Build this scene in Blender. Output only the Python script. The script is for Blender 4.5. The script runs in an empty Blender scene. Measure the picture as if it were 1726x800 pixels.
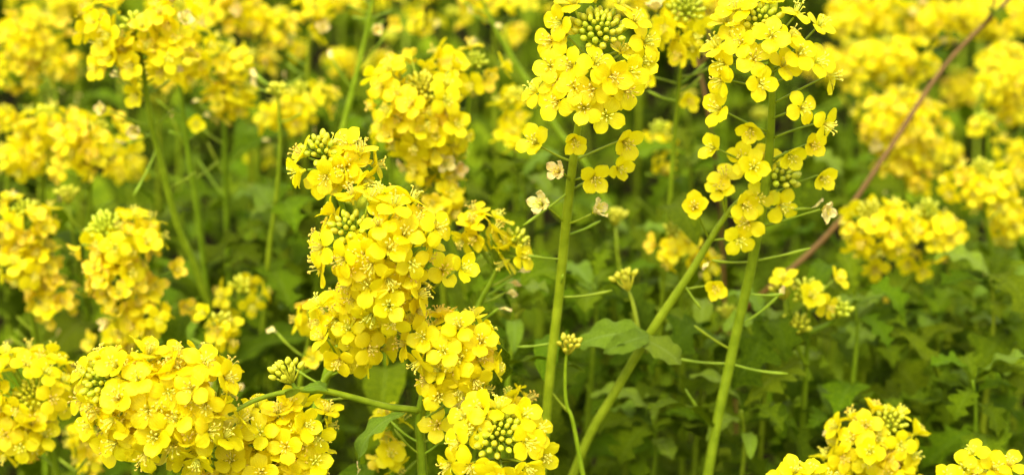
import bpy, math, random
from mathutils import Vector, Matrix, Quaternion
R = math.radians
rng = random.Random(7)

# ------------------------------------------------------------------ camera, sky, sun, exposure
scene = bpy.context.scene
COL = scene.collection
PITCH = R(24); CAMZ = 1.35; LENS = 56.0; FPX = 1726 * LENS / 36.0
cam_data = bpy.data.cameras.new('camera'); cam = bpy.data.objects.new('camera', cam_data); COL.objects.link(cam)
cam.location = (0, 0, CAMZ); cam.rotation_euler = (R(90) - PITCH, 0, 0)
cam_data.lens = LENS; cam_data.sensor_width = 36.0; cam_data.clip_start = 0.02; cam_data.clip_end = 500
cam_data.dof.use_dof = True; cam_data.dof.focus_distance = 0.695; cam_data.dof.aperture_fstop = 6.8
scene.camera = cam

SUN_EL, SUN_AZ = R(64), R(208)          # high soft light from above and behind the camera, a little to the left
world = bpy.data.worlds.new('World'); scene.world = world; world.use_nodes = True
wn = world.node_tree; wn.nodes.clear()
sky = wn.nodes.new('ShaderNodeTexSky'); sky.sky_type = 'NISHITA'; sky.sun_disc = False
sky.sun_elevation = SUN_EL; sky.sun_rotation = SUN_AZ; sky.dust_density = 3.0; sky.air_density = 1.0
hs = wn.nodes.new('ShaderNodeHueSaturation'); hs.inputs['Saturation'].default_value = 0.10
bgn = wn.nodes.new('ShaderNodeBackground'); bgn.inputs['Strength'].default_value = 0.148
wo = wn.nodes.new('ShaderNodeOutputWorld')
wn.links.new(sky.outputs[0], hs.inputs['Color']); wn.links.new(hs.outputs[0], bgn.inputs['Color']); wn.links.new(bgn.outputs[0], wo.inputs[0])
sd = bpy.data.lights.new('sun', 'SUN'); sd.energy = 1.5; sd.angle = R(32); sd.color = (1.0, 0.93, 0.80)
so = bpy.data.objects.new('sun', sd); COL.objects.link(so)
sdir = Vector((math.sin(SUN_AZ) * math.cos(SUN_EL), math.cos(SUN_AZ) * math.cos(SUN_EL), math.sin(SUN_EL)))
so.rotation_euler = sdir.to_track_quat('Z', 'Y').to_euler(); so.location = sdir * 5
scene.view_settings.view_transform = 'Standard'; scene.view_settings.look = 'None'
scene.view_settings.exposure = 1.38; scene.view_settings.gamma = 1.0
cy = scene.cycles
cy.max_bounces = 14; cy.diffuse_bounces = 10; cy.transmission_bounces = 8; cy.glossy_bounces = 2; cy.transparent_max_bounces = 4
cy.use_denoising = True; cy.sample_clamp_indirect = 6.0

RIGHT = Vector((1, 0, 0)); FWD = Vector((0, math.cos(PITCH), -math.sin(PITCH))); UPI = Vector((0, math.sin(PITCH), math.cos(PITCH)))
CAM = Vector((0, 0, CAMZ)); Z = Vector((0, 0, 1))
def P(x, y, d):
    """a point d metres deep seen at photo pixel x, y"""
    return CAM + FWD * d + RIGHT * ((x - 863) * d / FPX) + UPI * ((400 - y) * d / FPX)

# ------------------------------------------------------------------ materials
def new_mat(name):
    m = bpy.data.materials.new(name); m.use_nodes = True
    m.node_tree.nodes.clear(); return m, m.node_tree.nodes, m.node_tree.links
def leafy(name, ramp, trans, tmix, rough=0.5, spec=0.3, noise_scale=90, bump=0.15, hue_var=0.02, val_var=0.25, veins=None, uvvein=None, tip=None, vor=None):
    """thin plant tissue: reflects and lets light through; colour from noise between ramp colours"""
    m, N, L = new_mat(name)
    out = N.new('ShaderNodeOutputMaterial'); pr = N.new('ShaderNodeBsdfPrincipled'); tr = N.new('ShaderNodeBsdfTranslucent'); mx = N.new('ShaderNodeMixShader')
    tc = N.new('ShaderNodeTexCoord'); nz = N.new('ShaderNodeTexNoise'); nz.inputs['Scale'].default_value = noise_scale; nz.inputs['Detail'].default_value = 3
    L.new(tc.outputs['Object'], nz.inputs['Vector'])
    cr = N.new('ShaderNodeValToRGB'); cr.color_ramp.elements[0].position = 0.35; cr.color_ramp.elements[1].position = 0.65
    cr.color_ramp.elements[0].color = (*ramp[0], 1); cr.color_ramp.elements[1].color = (*ramp[1], 1)
    L.new(nz.outputs['Fac'], cr.inputs[0]); col = cr.outputs[0]
    uv = N.new('ShaderNodeUVMap'); uv.uv_map = 'UVMap'; sep = N.new('ShaderNodeSeparateXYZ'); L.new(uv.outputs[0], sep.inputs[0])
    height = nz.outputs['Fac']
    if uvvein:      # midrib and side veins from the leaf's own UV
        strength, freq, vc = uvvein
        ab = N.new('ShaderNodeMath'); ab.operation = 'ABSOLUTE'; cu = N.new('ShaderNodeMath'); cu.operation = 'SUBTRACT'; cu.inputs[1].default_value = 0.5
        L.new(sep.outputs[0], cu.inputs[0]); L.new(cu.outputs[0], ab.inputs[0])
        mr = N.new('ShaderNodeMapRange'); mr.inputs[1].default_value = 0.012; mr.inputs[2].default_value = 0.05; mr.inputs[3].default_value = 1; mr.inputs[4].default_value = 0
        L.new(ab.outputs[0], mr.inputs[0])
        m1 = N.new('ShaderNodeMath'); m1.operation = 'MULTIPLY_ADD'; m1.inputs[1].default_value = -1.1
        L.new(ab.outputs[0], m1.inputs[0]); L.new(sep.outputs[1], m1.inputs[2])
        m2 = N.new('ShaderNodeMath'); m2.operation = 'MULTIPLY'; m2.inputs[1].default_value = freq; L.new(m1.outputs[0], m2.inputs[0])
        m3 = N.new('ShaderNodeMath'); m3.operation = 'SINE'; L.new(m2.outputs[0], m3.inputs[0])
        m4 = N.new('ShaderNodeMapRange'); m4.inputs[1].default_value = 0.93; m4.inputs[2].default_value = 1.0; m4.inputs[3].default_value = 0; m4.inputs[4].default_value = 0.7
        L.new(m3.outputs[0], m4.inputs[0])
        mxv = N.new('ShaderNodeMath'); mxv.operation = 'MAXIMUM'; L.new(mr.outputs[0], mxv.inputs[0]); L.new(m4.outputs[0], mxv.inputs[1])
        ml = N.new('ShaderNodeMath'); ml.operation = 'MULTIPLY'; ml.inputs[1].default_value = strength; L.new(mxv.outputs[0], ml.inputs[0])
        mc = N.new('ShaderNodeMix'); mc.data_type = 'RGBA'; L.new(ml.outputs[0], mc.inputs[0]); L.new(col, mc.inputs[6]); mc.inputs[7].default_value = (*vc, 1)
        col = mc.outputs[2]
        ad = N.new('ShaderNodeMath'); ad.operation = 'MULTIPLY_ADD'; ad.inputs[1].default_value = -1.2; L.new(mxv.outputs[0], ad.inputs[0]); L.new(nz.outputs['Fac'], ad.inputs[2])
        height = ad.outputs[0]
    if veins:       # fine lengthwise petal veins fanning with the UV
        freq, dark = veins
        v1 = N.new('ShaderNodeMath'); v1.operation = 'MULTIPLY'; v1.inputs[1].default_value = freq; L.new(sep.outputs[0], v1.inputs[0])
        ns = N.new('ShaderNodeTexNoise'); ns.inputs['Scale'].default_value = 6; L.new(uv.outputs[0], ns.inputs['Vector'])
        v2 = N.new('ShaderNodeMath'); v2.operation = 'MULTIPLY_ADD'; v2.inputs[1].default_value = 7; L.new(ns.outputs['Fac'], v2.inputs[0]); L.new(v1.outputs[0], v2.inputs[2])
        v3 = N.new('ShaderNodeMath'); v3.operation = 'SINE'; L.new(v2.outputs[0], v3.inputs[0])
        v4 = N.new('ShaderNodeMapRange'); v4.inputs[1].default_value = 0.2; v4.inputs[2].default_value = 1; v4.inputs[3].default_value = 0; v4.inputs[4].default_value = 1
        L.new(v3.outputs[0], v4.inputs[0])
        # veins strongest near the claw
        v5 = N.new('ShaderNodeMapRange'); v5.inputs[1].default_value = 0.25; v5.inputs[2].default_value = 1.0; v5.inputs[3].default_value = 0.75; v5.inputs[4].default_value = 0.12
        L.new(sep.outputs[1], v5.inputs[0])
        v6 = N.new('ShaderNodeMath'); v6.operation = 'MULTIPLY'; L.new(v4.outputs[0], v6.inputs[0]); L.new(v5.outputs[0], v6.inputs[1])
        mc = N.new('ShaderNodeMix'); mc.data_type = 'RGBA'; L.new(v6.outputs[0], mc.inputs[0]); L.new(col, mc.inputs[6]); mc.inputs[7].default_value = (*dark, 1)
        col = mc.outputs[2]
        ad = N.new('ShaderNodeMath'); ad.operation = 'MULTIPLY_ADD'; ad.inputs[1].default_value = -0.5; L.new(v6.outputs[0], ad.inputs[0]); L.new(nz.outputs['Fac'], ad.inputs[2])
        height = ad.outputs[0]
    if tip:         # dried edge of a wilting petal
        mt = N.new('ShaderNodeMapRange'); mt.inputs[1].default_value = 0.5; mt.inputs[2].default_value = 0.95; L.new(sep.outputs[1], mt.inputs[0])
        mn = N.new('ShaderNodeMath'); mn.operation = 'MULTIPLY'; L.new(mt.outputs[0], mn.inputs[0]); L.new(nz.outputs['Fac'], mn.inputs[1])
        mc = N.new('ShaderNodeMix'); mc.data_type = 'RGBA'; L.new(mn.outputs[0], mc.inputs[0]); L.new(col, mc.inputs[6]); mc.inputs[7].default_value = (*tip, 1)
        col = mc.outputs[2]
    oi = N.new('ShaderNodeObjectInfo'); h = N.new('ShaderNodeHueSaturation')
    r1 = N.new('ShaderNodeMapRange'); r1.inputs[3].default_value = 0.5 - hue_var; r1.inputs[4].default_value = 0.5 + hue_var; L.new(oi.outputs['Random'], r1.inputs[0])
    fr = N.new('ShaderNodeMath'); fr.operation = 'MULTIPLY'; fr.inputs[1].default_value = 7.31; L.new(oi.outputs['Random'], fr.inputs[0])
    f2 = N.new('ShaderNodeMath'); f2.operation = 'FRACT'; L.new(fr.outputs[0], f2.inputs[0])
    r2 = N.new('ShaderNodeMapRange'); r2.inputs[3].default_value = 1 - val_var; r2.inputs[4].default_value = 1 + val_var * 0.4; L.new(f2.outputs[0], r2.inputs[0])
    L.new(r1.outputs[0], h.inputs['Hue']); L.new(r2.outputs[0], h.inputs['Value']); L.new(col, h.inputs['Color']); col = h.outputs[0]
    bp = N.new('ShaderNodeBump'); bp.inputs['Strength'].default_value = bump; bp.inputs['Distance'].default_value = 0.0015
    if vor:         # puckered leaf surface
        vo = N.new('ShaderNodeTexVoronoi'); vo.feature = 'DISTANCE_TO_EDGE'; vo.inputs['Scale'].default_value = vor; L.new(tc.outputs['Object'], vo.inputs['Vector'])
        a2 = N.new('ShaderNodeMath'); a2.operation = 'MULTIPLY_ADD'; a2.inputs[1].default_value = 1.6; L.new(vo.outputs[0], a2.inputs[0]); L.new(height, a2.inputs[2]); height = a2.outputs[0]
    L.new(height, bp.inputs['Height']); L.new(bp.outputs[0], pr.inputs['Normal']); L.new(bp.outputs[0], tr.inputs['Normal'])
    L.new(col, pr.inputs['Base Color']); pr.inputs['Roughness'].default_value = rough; pr.inputs['Specular IOR Level'].default_value = spec
    mt2 = N.new('ShaderNodeMix'); mt2.data_type = 'RGBA'; mt2.blend_type = 'MULTIPLY'; mt2.inputs[0].default_value = 1; L.new(col, mt2.inputs[6]); mt2.inputs[7].default_value = (*trans, 1)
    L.new(mt2.outputs[2], tr.inputs['Color']); mx.inputs[0].default_value = tmix
    L.new(pr.outputs[0], mx.inputs[1]); L.new(tr.outputs[0], mx.inputs[2]); L.new(mx.outputs[0], out.inputs[0])
    return m
PETAL = leafy('petal_yellow', ((0.93, 0.80, 0.003), (0.955, 0.855, 0.008)), (1, 1.0, 0.9), 0.53, 0.45, 0.22, 260, 0.25, 0.006, 0.10, veins=(46, (0.87, 0.70, 0.003)))
WILT = leafy('petal_wilted', ((0.92, 0.78, 0.16), (0.94, 0.86, 0.36)), (1, 0.9, 0.7), 0.25, 0.6, 0.2, 300, 0.5, 0.01, 0.12, veins=(40, (0.75, 0.5, 0.15)), tip=(0.74, 0.50, 0.20))
ORANGE = leafy('petal_old', ((0.91, 0.74, 0.008), (0.93, 0.79, 0.012)), (1, 0.95, 0.6), 0.36, 0.5, 0.25, 260, 0.3, 0.008, 0.15, veins=(46, (0.8, 0.58, 0.01)), tip=(0.8, 0.5, 0.08))
ANTHER = leafy('anther', ((0.86, 0.66, 0.04), (0.90, 0.76, 0.12)), (1, 1, 1), 0.1, 0.8, 0.1, 900, 0.3)
PISTIL = leafy('filament', ((0.74, 0.70, 0.06), (0.84, 0.78, 0.10)), (1, 1, 0.8), 0.2, 0.5, 0.3, 400, 0.1)
SEPAL = leafy('sepal', ((0.66, 0.62, 0.015), (0.80, 0.72, 0.02)), (1, 1, 0.6), 0.3, 0.5, 0.2, 350, 0.2, 0.015, 0.15)
BUD = leafy('bud_green', ((0.48, 0.51, 0.012), (0.68, 0.66, 0.025)), (1, 1, 0.6), 0.12, 0.45, 0.35, 350, 0.3, 0.02, 0.2)
STEM = leafy('stem_green', ((0.19, 0.27, 0.004), (0.27, 0.36, 0.009)), (1, 1, 0.6), 0.08, 0.5, 0.22, 140, 0.3, 0.015, 0.2)
BROWN = leafy('stem_reddish', ((0.14, 0.08, 0.010), (0.19, 0.11, 0.016)), (1, 0.8, 0.5), 0.03, 0.6, 0.25, 120, 0.4, 0.015, 0.2)
LEAF = leafy('leaf_green', ((0.062, 0.112, 0.0006), (0.165, 0.235, 0.002)), (1.3, 1.5, 0.2), 0.20, 0.65, 0.06, 45, 0.6, 0.015, 0.45, uvvein=(0.45, 46, (0.15, 0.22, 0.015)), vor=130)
LEAF2 = leafy('leaf_yellowing', ((0.095, 0.165, 0.0015), (0.17, 0.24, 0.003)), (1.4, 1.4, 0.2), 0.26, 0.65, 0.08, 50, 0.6, 0.02, 0.3, uvvein=(0.4, 46, (0.2, 0.26, 0.03)), vor=140)

LEAF3 = leafy('leaf_pale', ((0.15, 0.24, 0.006), (0.23, 0.33, 0.015)), (1.2, 1.3, 0.3), 0.2, 0.55, 0.2, 50, 0.6, 0.01, 0.2, uvvein=(0.4, 46, (0.30, 0.40, 0.09)), vor=130)
UGM = leafy('leaf_low', ((0.009, 0.019, 0.0002), (0.125, 0.185, 0.0015)), (1.3, 1.5, 0.2), 0.16, 0.7, 0.05, 9, 0.6, 0, 0, uvvein=(0.45, 46, (0.13, 0.21, 0.01)), vor=130)  # dark end of the colour noise stands in for shade in deep gaps

# ------------------------------------------------------------------ mesh helpers
class MB:
    def __init__(s): s.v = []; s.f = []; s.m = []; s.uv = []
    def add(s, v, f, uv=None, mi=0, M=None):
        o = len(s.v)
        s.v += [tuple(M @ Vector(p)) for p in v] if M is not None else [tuple(p) for p in v]
        s.f += [tuple(i + o for i in q) for q in f]; s.m += [mi] * len(f)
        s.uv += list(uv) if uv else [(0.5, 0.5)] * len(v)
        return s
    def data(s, name, mats):
        me = bpy.data.meshes.new(name); me.from_pydata(s.v, [], s.f)
        for m in mats: me.materials.append(m)
        me.polygons.foreach_set('material_index', s.m); me.polygons.foreach_set('use_smooth', [True] * len(s.f))
        ul = me.uv_layers.new(name='UVMap'); li = [0] * len(me.loops); me.loops.foreach_get('vertex_index', li)
        flat = []
        for i in li: flat += s.uv[i]
        ul.data.foreach_set('uv', flat); me.update(); return me
def grid_faces(nu, nv, closed=False):
    f = []
    for j in range(nv - 1):
        for i in range(nu if closed else nu - 1):
            k = (i + 1) % nu
            f.append((j * nu + i, j * nu + k, (j + 1) * nu + k, (j + 1) * nu + i))
    return f
def tube(mb, pts, rad, sides=6, mi=0):
    """tube through pts; rad(t) gives the radius"""
    pts = [Vector(p) for p in pts]; n = len(pts); v = []; uv = []
    ref = Vector((0.31, 0.87, 0.12))
    for j, p in enumerate(pts):
        t = (pts[min(j + 1, n - 1)] - pts[max(j - 1, 0)]).normalized()
        if abs(t.dot(ref)) > 0.95: ref = Vector((0.9, -0.2, 0.3))
        a = (ref - t * ref.dot(t)).normalized(); b = t.cross(a); ref = a
        r = rad(j / (n - 1))
        for i in range(sides):
            th = 2 * math.pi * i / sides
            v.append(p + (a * math.cos(th) + b * math.sin(th)) * r); uv.append((i / sides, j / (n - 1)))
    f = grid_faces(sides, n, True)
    f.append(tuple(range(sides))[::-1]); f.append(tuple((n - 1) * sides + i for i in range(sides)))
    mb.add(v, f, uv, mi)
def catmull(pts, per=6):
    pts = [Vector(p) for p in pts]
    if len(pts) < 3:
        return [pts[0].lerp(pts[1], i / per) for i in range(per + 1)]
    q = [pts[0] * 2 - pts[1]] + pts + [pts[-1] * 2 - pts[-2]]; out = []
    for i in range(1, len(q) - 2):
        a, b, c, d = q[i - 1:i + 3]
        for k in range(per):
            t = k / per
            out.append(0.5 * ((2 * b) + (c - a) * t + (2 * a - 5 * b + 4 * c - d) * t * t + (3 * b - a - 3 * c + d) * t ** 3))
    out.append(pts[-1]); return out
def bez(a, b, c, n=6):
    return [a * (1 - t) ** 2 + b * 2 * t * (1 - t) + c * t * t for t in [i / n for i in range(n + 1)]]
def ellipsoid(mb, M, rx, rz, nu=7, nv=6, mi=0, lean=0.0):
    v = []; uv = []
    for j in range(nv + 1):
        ph = math.pi * j / nv; rr = math.sin(ph) * (1 - 0.22 * math.cos(ph) * -1 * lean)
        for i in range(nu):
            th = 2 * math.pi * i / nu
            v.append((rx * rr * math.cos(th), rx * rr * math.sin(th), -rz * math.cos(ph) + rz)); uv.append((i / nu, j / nv))
    mb.add(v, grid_faces(nu, nv + 1, True), uv, mi, M)

mm = 0.001
TS = ((0, .14, .22, .29, .38, .50, .62, .74, .84, .92, .975, 1.0), (0, .20, .30, .50, .74, .92, 1.0))
def petal_geo(r, opening, crumple=0.0, lod=1, scale=1.0):
    """one petal along +X, flower axis +Z.  opening 1 = flat open, 0 = cupped shut"""
    nu, nv = (9, 12) if lod == 0 else (5, 7)
    ln = (9.3 + r.uniform(-0.6, 0.5)) * scale; wd = (4.45 + r.uniform(-0.4, 0.35)) * scale
    a0 = R(78 - 66 * opening + r.uniform(-9, 9)); a1 = R(68 - 92 * opening + r.uniform(-16, 12))
    cup = r.uniform(-0.10, 0.04) if opening > 0.6 else -0.12 * (-1)
    tw = r.uniform(-0.22, 0.22); ph = r.uniform(0, 6.28); rip = r.uniform(0.25, 0.75) + crumple * 1.5
    v = []; uv = []; x = 0.4; z = 0.0; pv = 0
    for j in range(nv):
        t = TS[lod][j]
        if t < 0.22: ang = R(74) + (a0 - R(74)) * (t / 0.22) ** 2
        else: ang = a0 + (a1 - a0) * ((t - 0.22) / 0.78)
        dl = (t - pv) * (ln + 2.4); x += math.cos(ang) * dl; z += math.sin(ang) * dl; pv = t
        e = (t - 0.62) / (0.39 if t > .62 else .42)
        w = wd * math.sqrt(max(0, 1 - e * e))
        w = max(w, 0.55 + 0.6 * t) if t < 0.9 else w
        if j == nv - 1: w = wd * 0.16
        notch = 0.15 if j == nv - 1 else 0
        for i in range(nu):
            u = -1 + 2 * i / (nu - 1)
            y = u * w
            dz = cup * (u * u) * w * 1.3 + rip * math.sin(u * 4.5 + ph + t * 5) * (abs(u) ** 1.5) * t + tw * u * w * 0.5 * t
            dz += crumple * 1.4 * math.sin(u * 7 + t * 11 + ph) * t
            back = (abs(u) ** 2) * 0.55 * (t ** 4) * 1.6
            nx, nz = -math.sin(ang), math.cos(ang)
            v.append(((x - back * math.cos(ang) - notch * (1 - abs(u)) * 0.5 + nx * dz) * mm, y * (1 - crumple * 0.35) * mm, (z + nz * dz - back * math.sin(ang)) * mm))
            uv.append(((i / (nu - 1)), t))
    return v, grid_faces(nu, nv), uv
PETAL_ANG = [R(40), R(140), R(220), R(320)]
def rotz(a): return Matrix.Rotation(a, 4, 'Z')
def stamens(mb, r, lod=0, opening=1.0):
    """six stamens with curled anthers round a pistil"""
    tube(mb, [(0, 0, 0.5 * mm), (0, 0, 3 * mm), (0.1 * mm, 0, 6.6 * mm)], lambda t: (0.55 - 0.15 * t) * mm, 5 if lod == 0 else 4, 1)
    ellipsoid(mb, Matrix.Translation((0.1 * mm, 0, 6.2 * mm)), 0.6 * mm, 0.45 * mm, 5, 3, 1)
    for k in range(6):
        th = R(60 * k + 30) + r.uniform(-.2, .2); h = (6.6 if k % 3 else 5.0) + r.uniform(-.5, .9); o = (1.9 + r.uniform(-.3, .8)) * (0.5 + 0.5 * opening)
        c, s = math.cos(th), math.sin(th)
        pts = [(c * 0.7 * mm, s * 0.7 * mm, 0.5 * mm), (c * o * 0.8 * mm, s * o * 0.8 * mm, h * 0.55 * mm), (c * o * mm, s * o * mm, h * mm)]
        tube(mb, pts, lambda t: 0.19 * mm, 4, 1)
        q = [Vector(pts[2]), Vector(pts[2]) + Vector((c * 0.5, s * 0.5, 0.9)) * mm, Vector(pts[2]) + Vector((c * 1.5, s * 1.5, 0.8)) * mm]
        tube(mb, q, lambda t: (0.36 + 0.12 * math.sin(t * 3.1)) * mm, 5 if lod == 0 else 4, 0)
def calyx(mb, r, mi=0, lod=0):
    """receptacle and four narrow sepals"""
    ellipsoid(mb, Matrix.Translation((0, 0, -1.0 * mm)), 0.9 * mm, 0.9 * mm, 6, 4, mi)
    for k in range(4):
        th = R(90 * k + 0); a = R(r.uniform(28, 62)); c, s = math.cos(th), math.sin(th); v = []; uv = []
        nv = 5
        for j in range(nv):
            t = j / (nv - 1); rad = 0.7 + 5.0 * t * math.cos(a) ; h = 0.2 + 5.2 * t * math.sin(a); w = 0.95 * math.sin(math.pi * (0.18 + 0.80 * t)) ** 0.7
            for i in (-1, 0, 1):
                v.append(((c * rad - s * i * w) * mm, (s * rad + c * i * w) * mm, (h - (0.3 if i == 0 else 0)) * mm)); uv.append((0.5 + i * .5, t))
        mb.add(v, grid_faces(3, nv), uv, mi)
def flower_mesh(seed, opening, crumple=0, lod=1, kind='flower', mats=None):
    r = random.Random(seed); mb = MB()
    for a in PETAL_ANG:
        op = opening + r.uniform(-.16, .12)
        v, f, uv = petal_geo(r, op, crumple, lod)
        mb.add(v, f, uv, 0, rotz(a + R(r.uniform(-9, 9))))
    s = MB(); stamens(s, r, lod, opening); mb.add(s.v, s.f, s.uv, 0); mb.m[-len(s.f):] = [x + 1 for x in s.m]
    calyx(mb, r, 3, lod)
    return mb.data(kind, mats or [PETAL, ANTHER, PISTIL, SEPAL])
F_HI = [flower_mesh(10 + i, 0.97 - 0.05 * i, 0, 0) for i in range(7)]
F_LO = [flower_mesh(40 + i, 0.95 - 0.06 * i, 0, 1) for i in range(6)]
F_HALF = [flower_mesh(60 + i, 0.42, 0.05, 0) for i in range(3)]
F_WILT = [flower_mesh(70 + i, 0.30, 0.55, 0, mats=[WILT, ANTHER, PISTIL, SEPAL]) for i in range(3)]
F_OLD = [flower_mesh(80 + i, 0.45, 0.25, 1, mats=[ORANGE, ANTHER, PISTIL, SEPAL]) for i in range(3)]
F_HANG = [flower_mesh(90 + i, 0.55, 0.10, 0) for i in range(3)]
PETALS = []
for i in range(10):
    r_ = random.Random(200 + i); v, f, uv = petal_geo(r_, 0.96 - 0.035 * i, 0, 0); PETALS.append(MB().add(v, f, uv).data('petal', [PETAL]))
STAM = []; CAL = []
for i in range(3):
    m_ = MB(); stamens(m_, random.Random(300 + i)); STAM.append(m_.data('stamen_cluster', [ANTHER, PISTIL]))
    m_ = MB(); calyx(m_, random.Random(310 + i)); CAL.append(m_.data('flower', [SEPAL]))
def bud_geo(mb, M, s=1.0, mi=0, lod=0):
    ellipsoid(mb, M, 1.36 * mm * s, 1.95 * mm * s, 8 if lod == 0 else 6, 7 if lod == 0 else 4, mi, 1.0)
BUDM = []
for i in range(2):
    m_ = MB(); bud_geo(m_, Matrix.Identity(4)); BUDM.append(m_.data('bud', [BUD]))
def bud_layout(n, r, c=1.45):
    """packed dome of buds: position, direction, size, smallest in the middle"""
    out = []
    for k in range(n):
        q = math.sqrt((k + 0.5) / n); th = k * 2.39996; rho = c * math.sqrt(n) * q ** 1.2 * mm
        tilt = q * 0.95; z = -(q ** 2.0) * c * math.sqrt(n) * 0.62 * mm
        d = Vector((math.sin(tilt) * math.cos(th), math.sin(tilt) * math.sin(th), math.cos(tilt)))
        p = Vector((rho * math.cos(th), rho * math.sin(th), z + r.uniform(-.4, .4) * mm))
        out.append((p, (d + Vector((r.uniform(-.15, .15), r.uniform(-.15, .15), 0))).normalized(), (0.55 + 0.6 * q) * r.uniform(.9, 1.15)))
    return out
def dirM(p, d, s=1.0, roll=0.0):
    return Matrix.Translation(p) @ d.to_track_quat('Z', 'Y').to_matrix().to_4x4() @ Matrix.Rotation(roll, 4, 'Z') @ Matrix.Scale(s, 4)
def bud_core(lay, mats_i=0, mb=None):
    mb = mb or MB(); base = Vector((0, 0, -9 * mm))
    for p, d, s in lay: tube(mb, bez(base, base.lerp(p, .5) + Vector((p.x, p.y, 0)) * .25, p + d * 0.4 * mm, 3), lambda t: (.55 - .1 * t) * mm, 4, mats_i)
    return mb
BUDC = []
for i, n in enumerate((34, 26, 18, 12)):
    r_ = random.Random(400 + i); lay = bud_layout(n, r_); mb = bud_core(lay)
    for p, d, s in lay: bud_geo(mb, dirM(p, d, s), 1.0, 0, 1)
    BUDC.append(mb.data('bud_cluster', [BUD]))

def leaf_mesh(seed, ln, wd, lobes, petiole, curl, mat, lod=0, fold=0.25, ripple=1.0):
    """leaf along +X, upper side +Z; lobed or plain outline, wavy edge, drooping tip"""
    r = random.Random(seed); nu, nv = (13, 22) if lod == 0 else (7, 13); v = []; uv = []; x = z = 0.0; ph = r.uniform(0, 6); ph2 = r.uniform(0, 6); side = r.uniform(-.15, .15)
    for j in range(nv):
        t = j / (nv - 1); ang = R(28) - curl * t; x += math.cos(ang) * ln / (nv - 1); z += math.sin(ang) * ln / (nv - 1)
        if t < petiole: w = 0.035 + 0.02 * math.sin(t * 40 + ph) ** 2 * (lobes > 0) * 3
        else:
            q = (t - petiole) / (1 - petiole); w = (q ** 0.55) * (1 - q ** 2.6) * 1.05 + 0.03 * (1 - q)
            if lobes: w *= 0.72 + 0.34 * math.sin(q * lobes * math.pi * 2 + ph) + .10 * math.sin(q * lobes * 15.1 + ph2)
            w += 0.02 * math.sin(q * 37 + ph2)
        w = max(w, 0.02) * wd
        for i in range(nu):
            u = -1 + 2 * i / (nu - 1); y = u * w + side * t * t * ln
            dz = fold * abs(u) * w + ripple * 0.10 * wd * (abs(u) ** 1.6) * math.sin(t * 19 + u * 2 + ph) * min(1, t * 3) + 0.03 * wd * math.sin(t * 31 + u * 8 + ph2) * abs(u)
            v.append((x - dz * math.sin(ang) * .6 + abs(u) * w * .22, y, z + dz * math.cos(ang))); uv.append((i / (nu - 1), t))
    return MB().add(v, grid_faces(nu, nv), uv).data('leaf', [mat])
LEAF_UP = [leaf_mesh(500 + i, 1, 0.20 + 0.03 * i, 0, 0.0, R(60 + 22 * i), LEAF if i % 2 else LEAF2) for i in range(4)]
LEAF_LOW = [leaf_mesh(520 + i, 1, 0.34 + 0.03 * i, 3 + i % 3, 0.12 + .04 * (i % 2), R(70 + 14 * i), LEAF if i != 2 else LEAF2) for i in range(6)]
LEAF_PALE = [leaf_mesh(560 + i, 1, (0.34, 0.30, 0.40, 0.24)[i], 0, 0.0, R(75 + 10 * i), LEAF3, fold=.12, ripple=1.6) for i in range(4)]
LEAF_UG = [leaf_mesh(540 + i, 1, 0.33 + 0.03 * i, 3 + i % 3, 0.15, R(60 + 20 * i), LEAF, 1, .35, 1.9) for i in range(5)]

# ------------------------------------------------------------------ objects
def link(name, me, parent, M):
    o = bpy.data.objects.new(name, me); COL.objects.link(o)
    if parent is not None: o.parent = parent
    o.matrix_local = M if M is not None else Matrix.Identity(4)
    return o
def thing(name, label, cat, base, group=None):
    o = bpy.data.objects.new(name, None); COL.objects.link(o); o.location = base; o.empty_display_size = 0.03
    o['label'] = label; o['category'] = cat
    if group: o['group'] = group
    return o
GROUP = 'yellow flowering plants of the field'
def nearest(pts, p):
    return min(range(len(pts)), key=lambda i: (pts[i] - p).length_squared)

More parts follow.
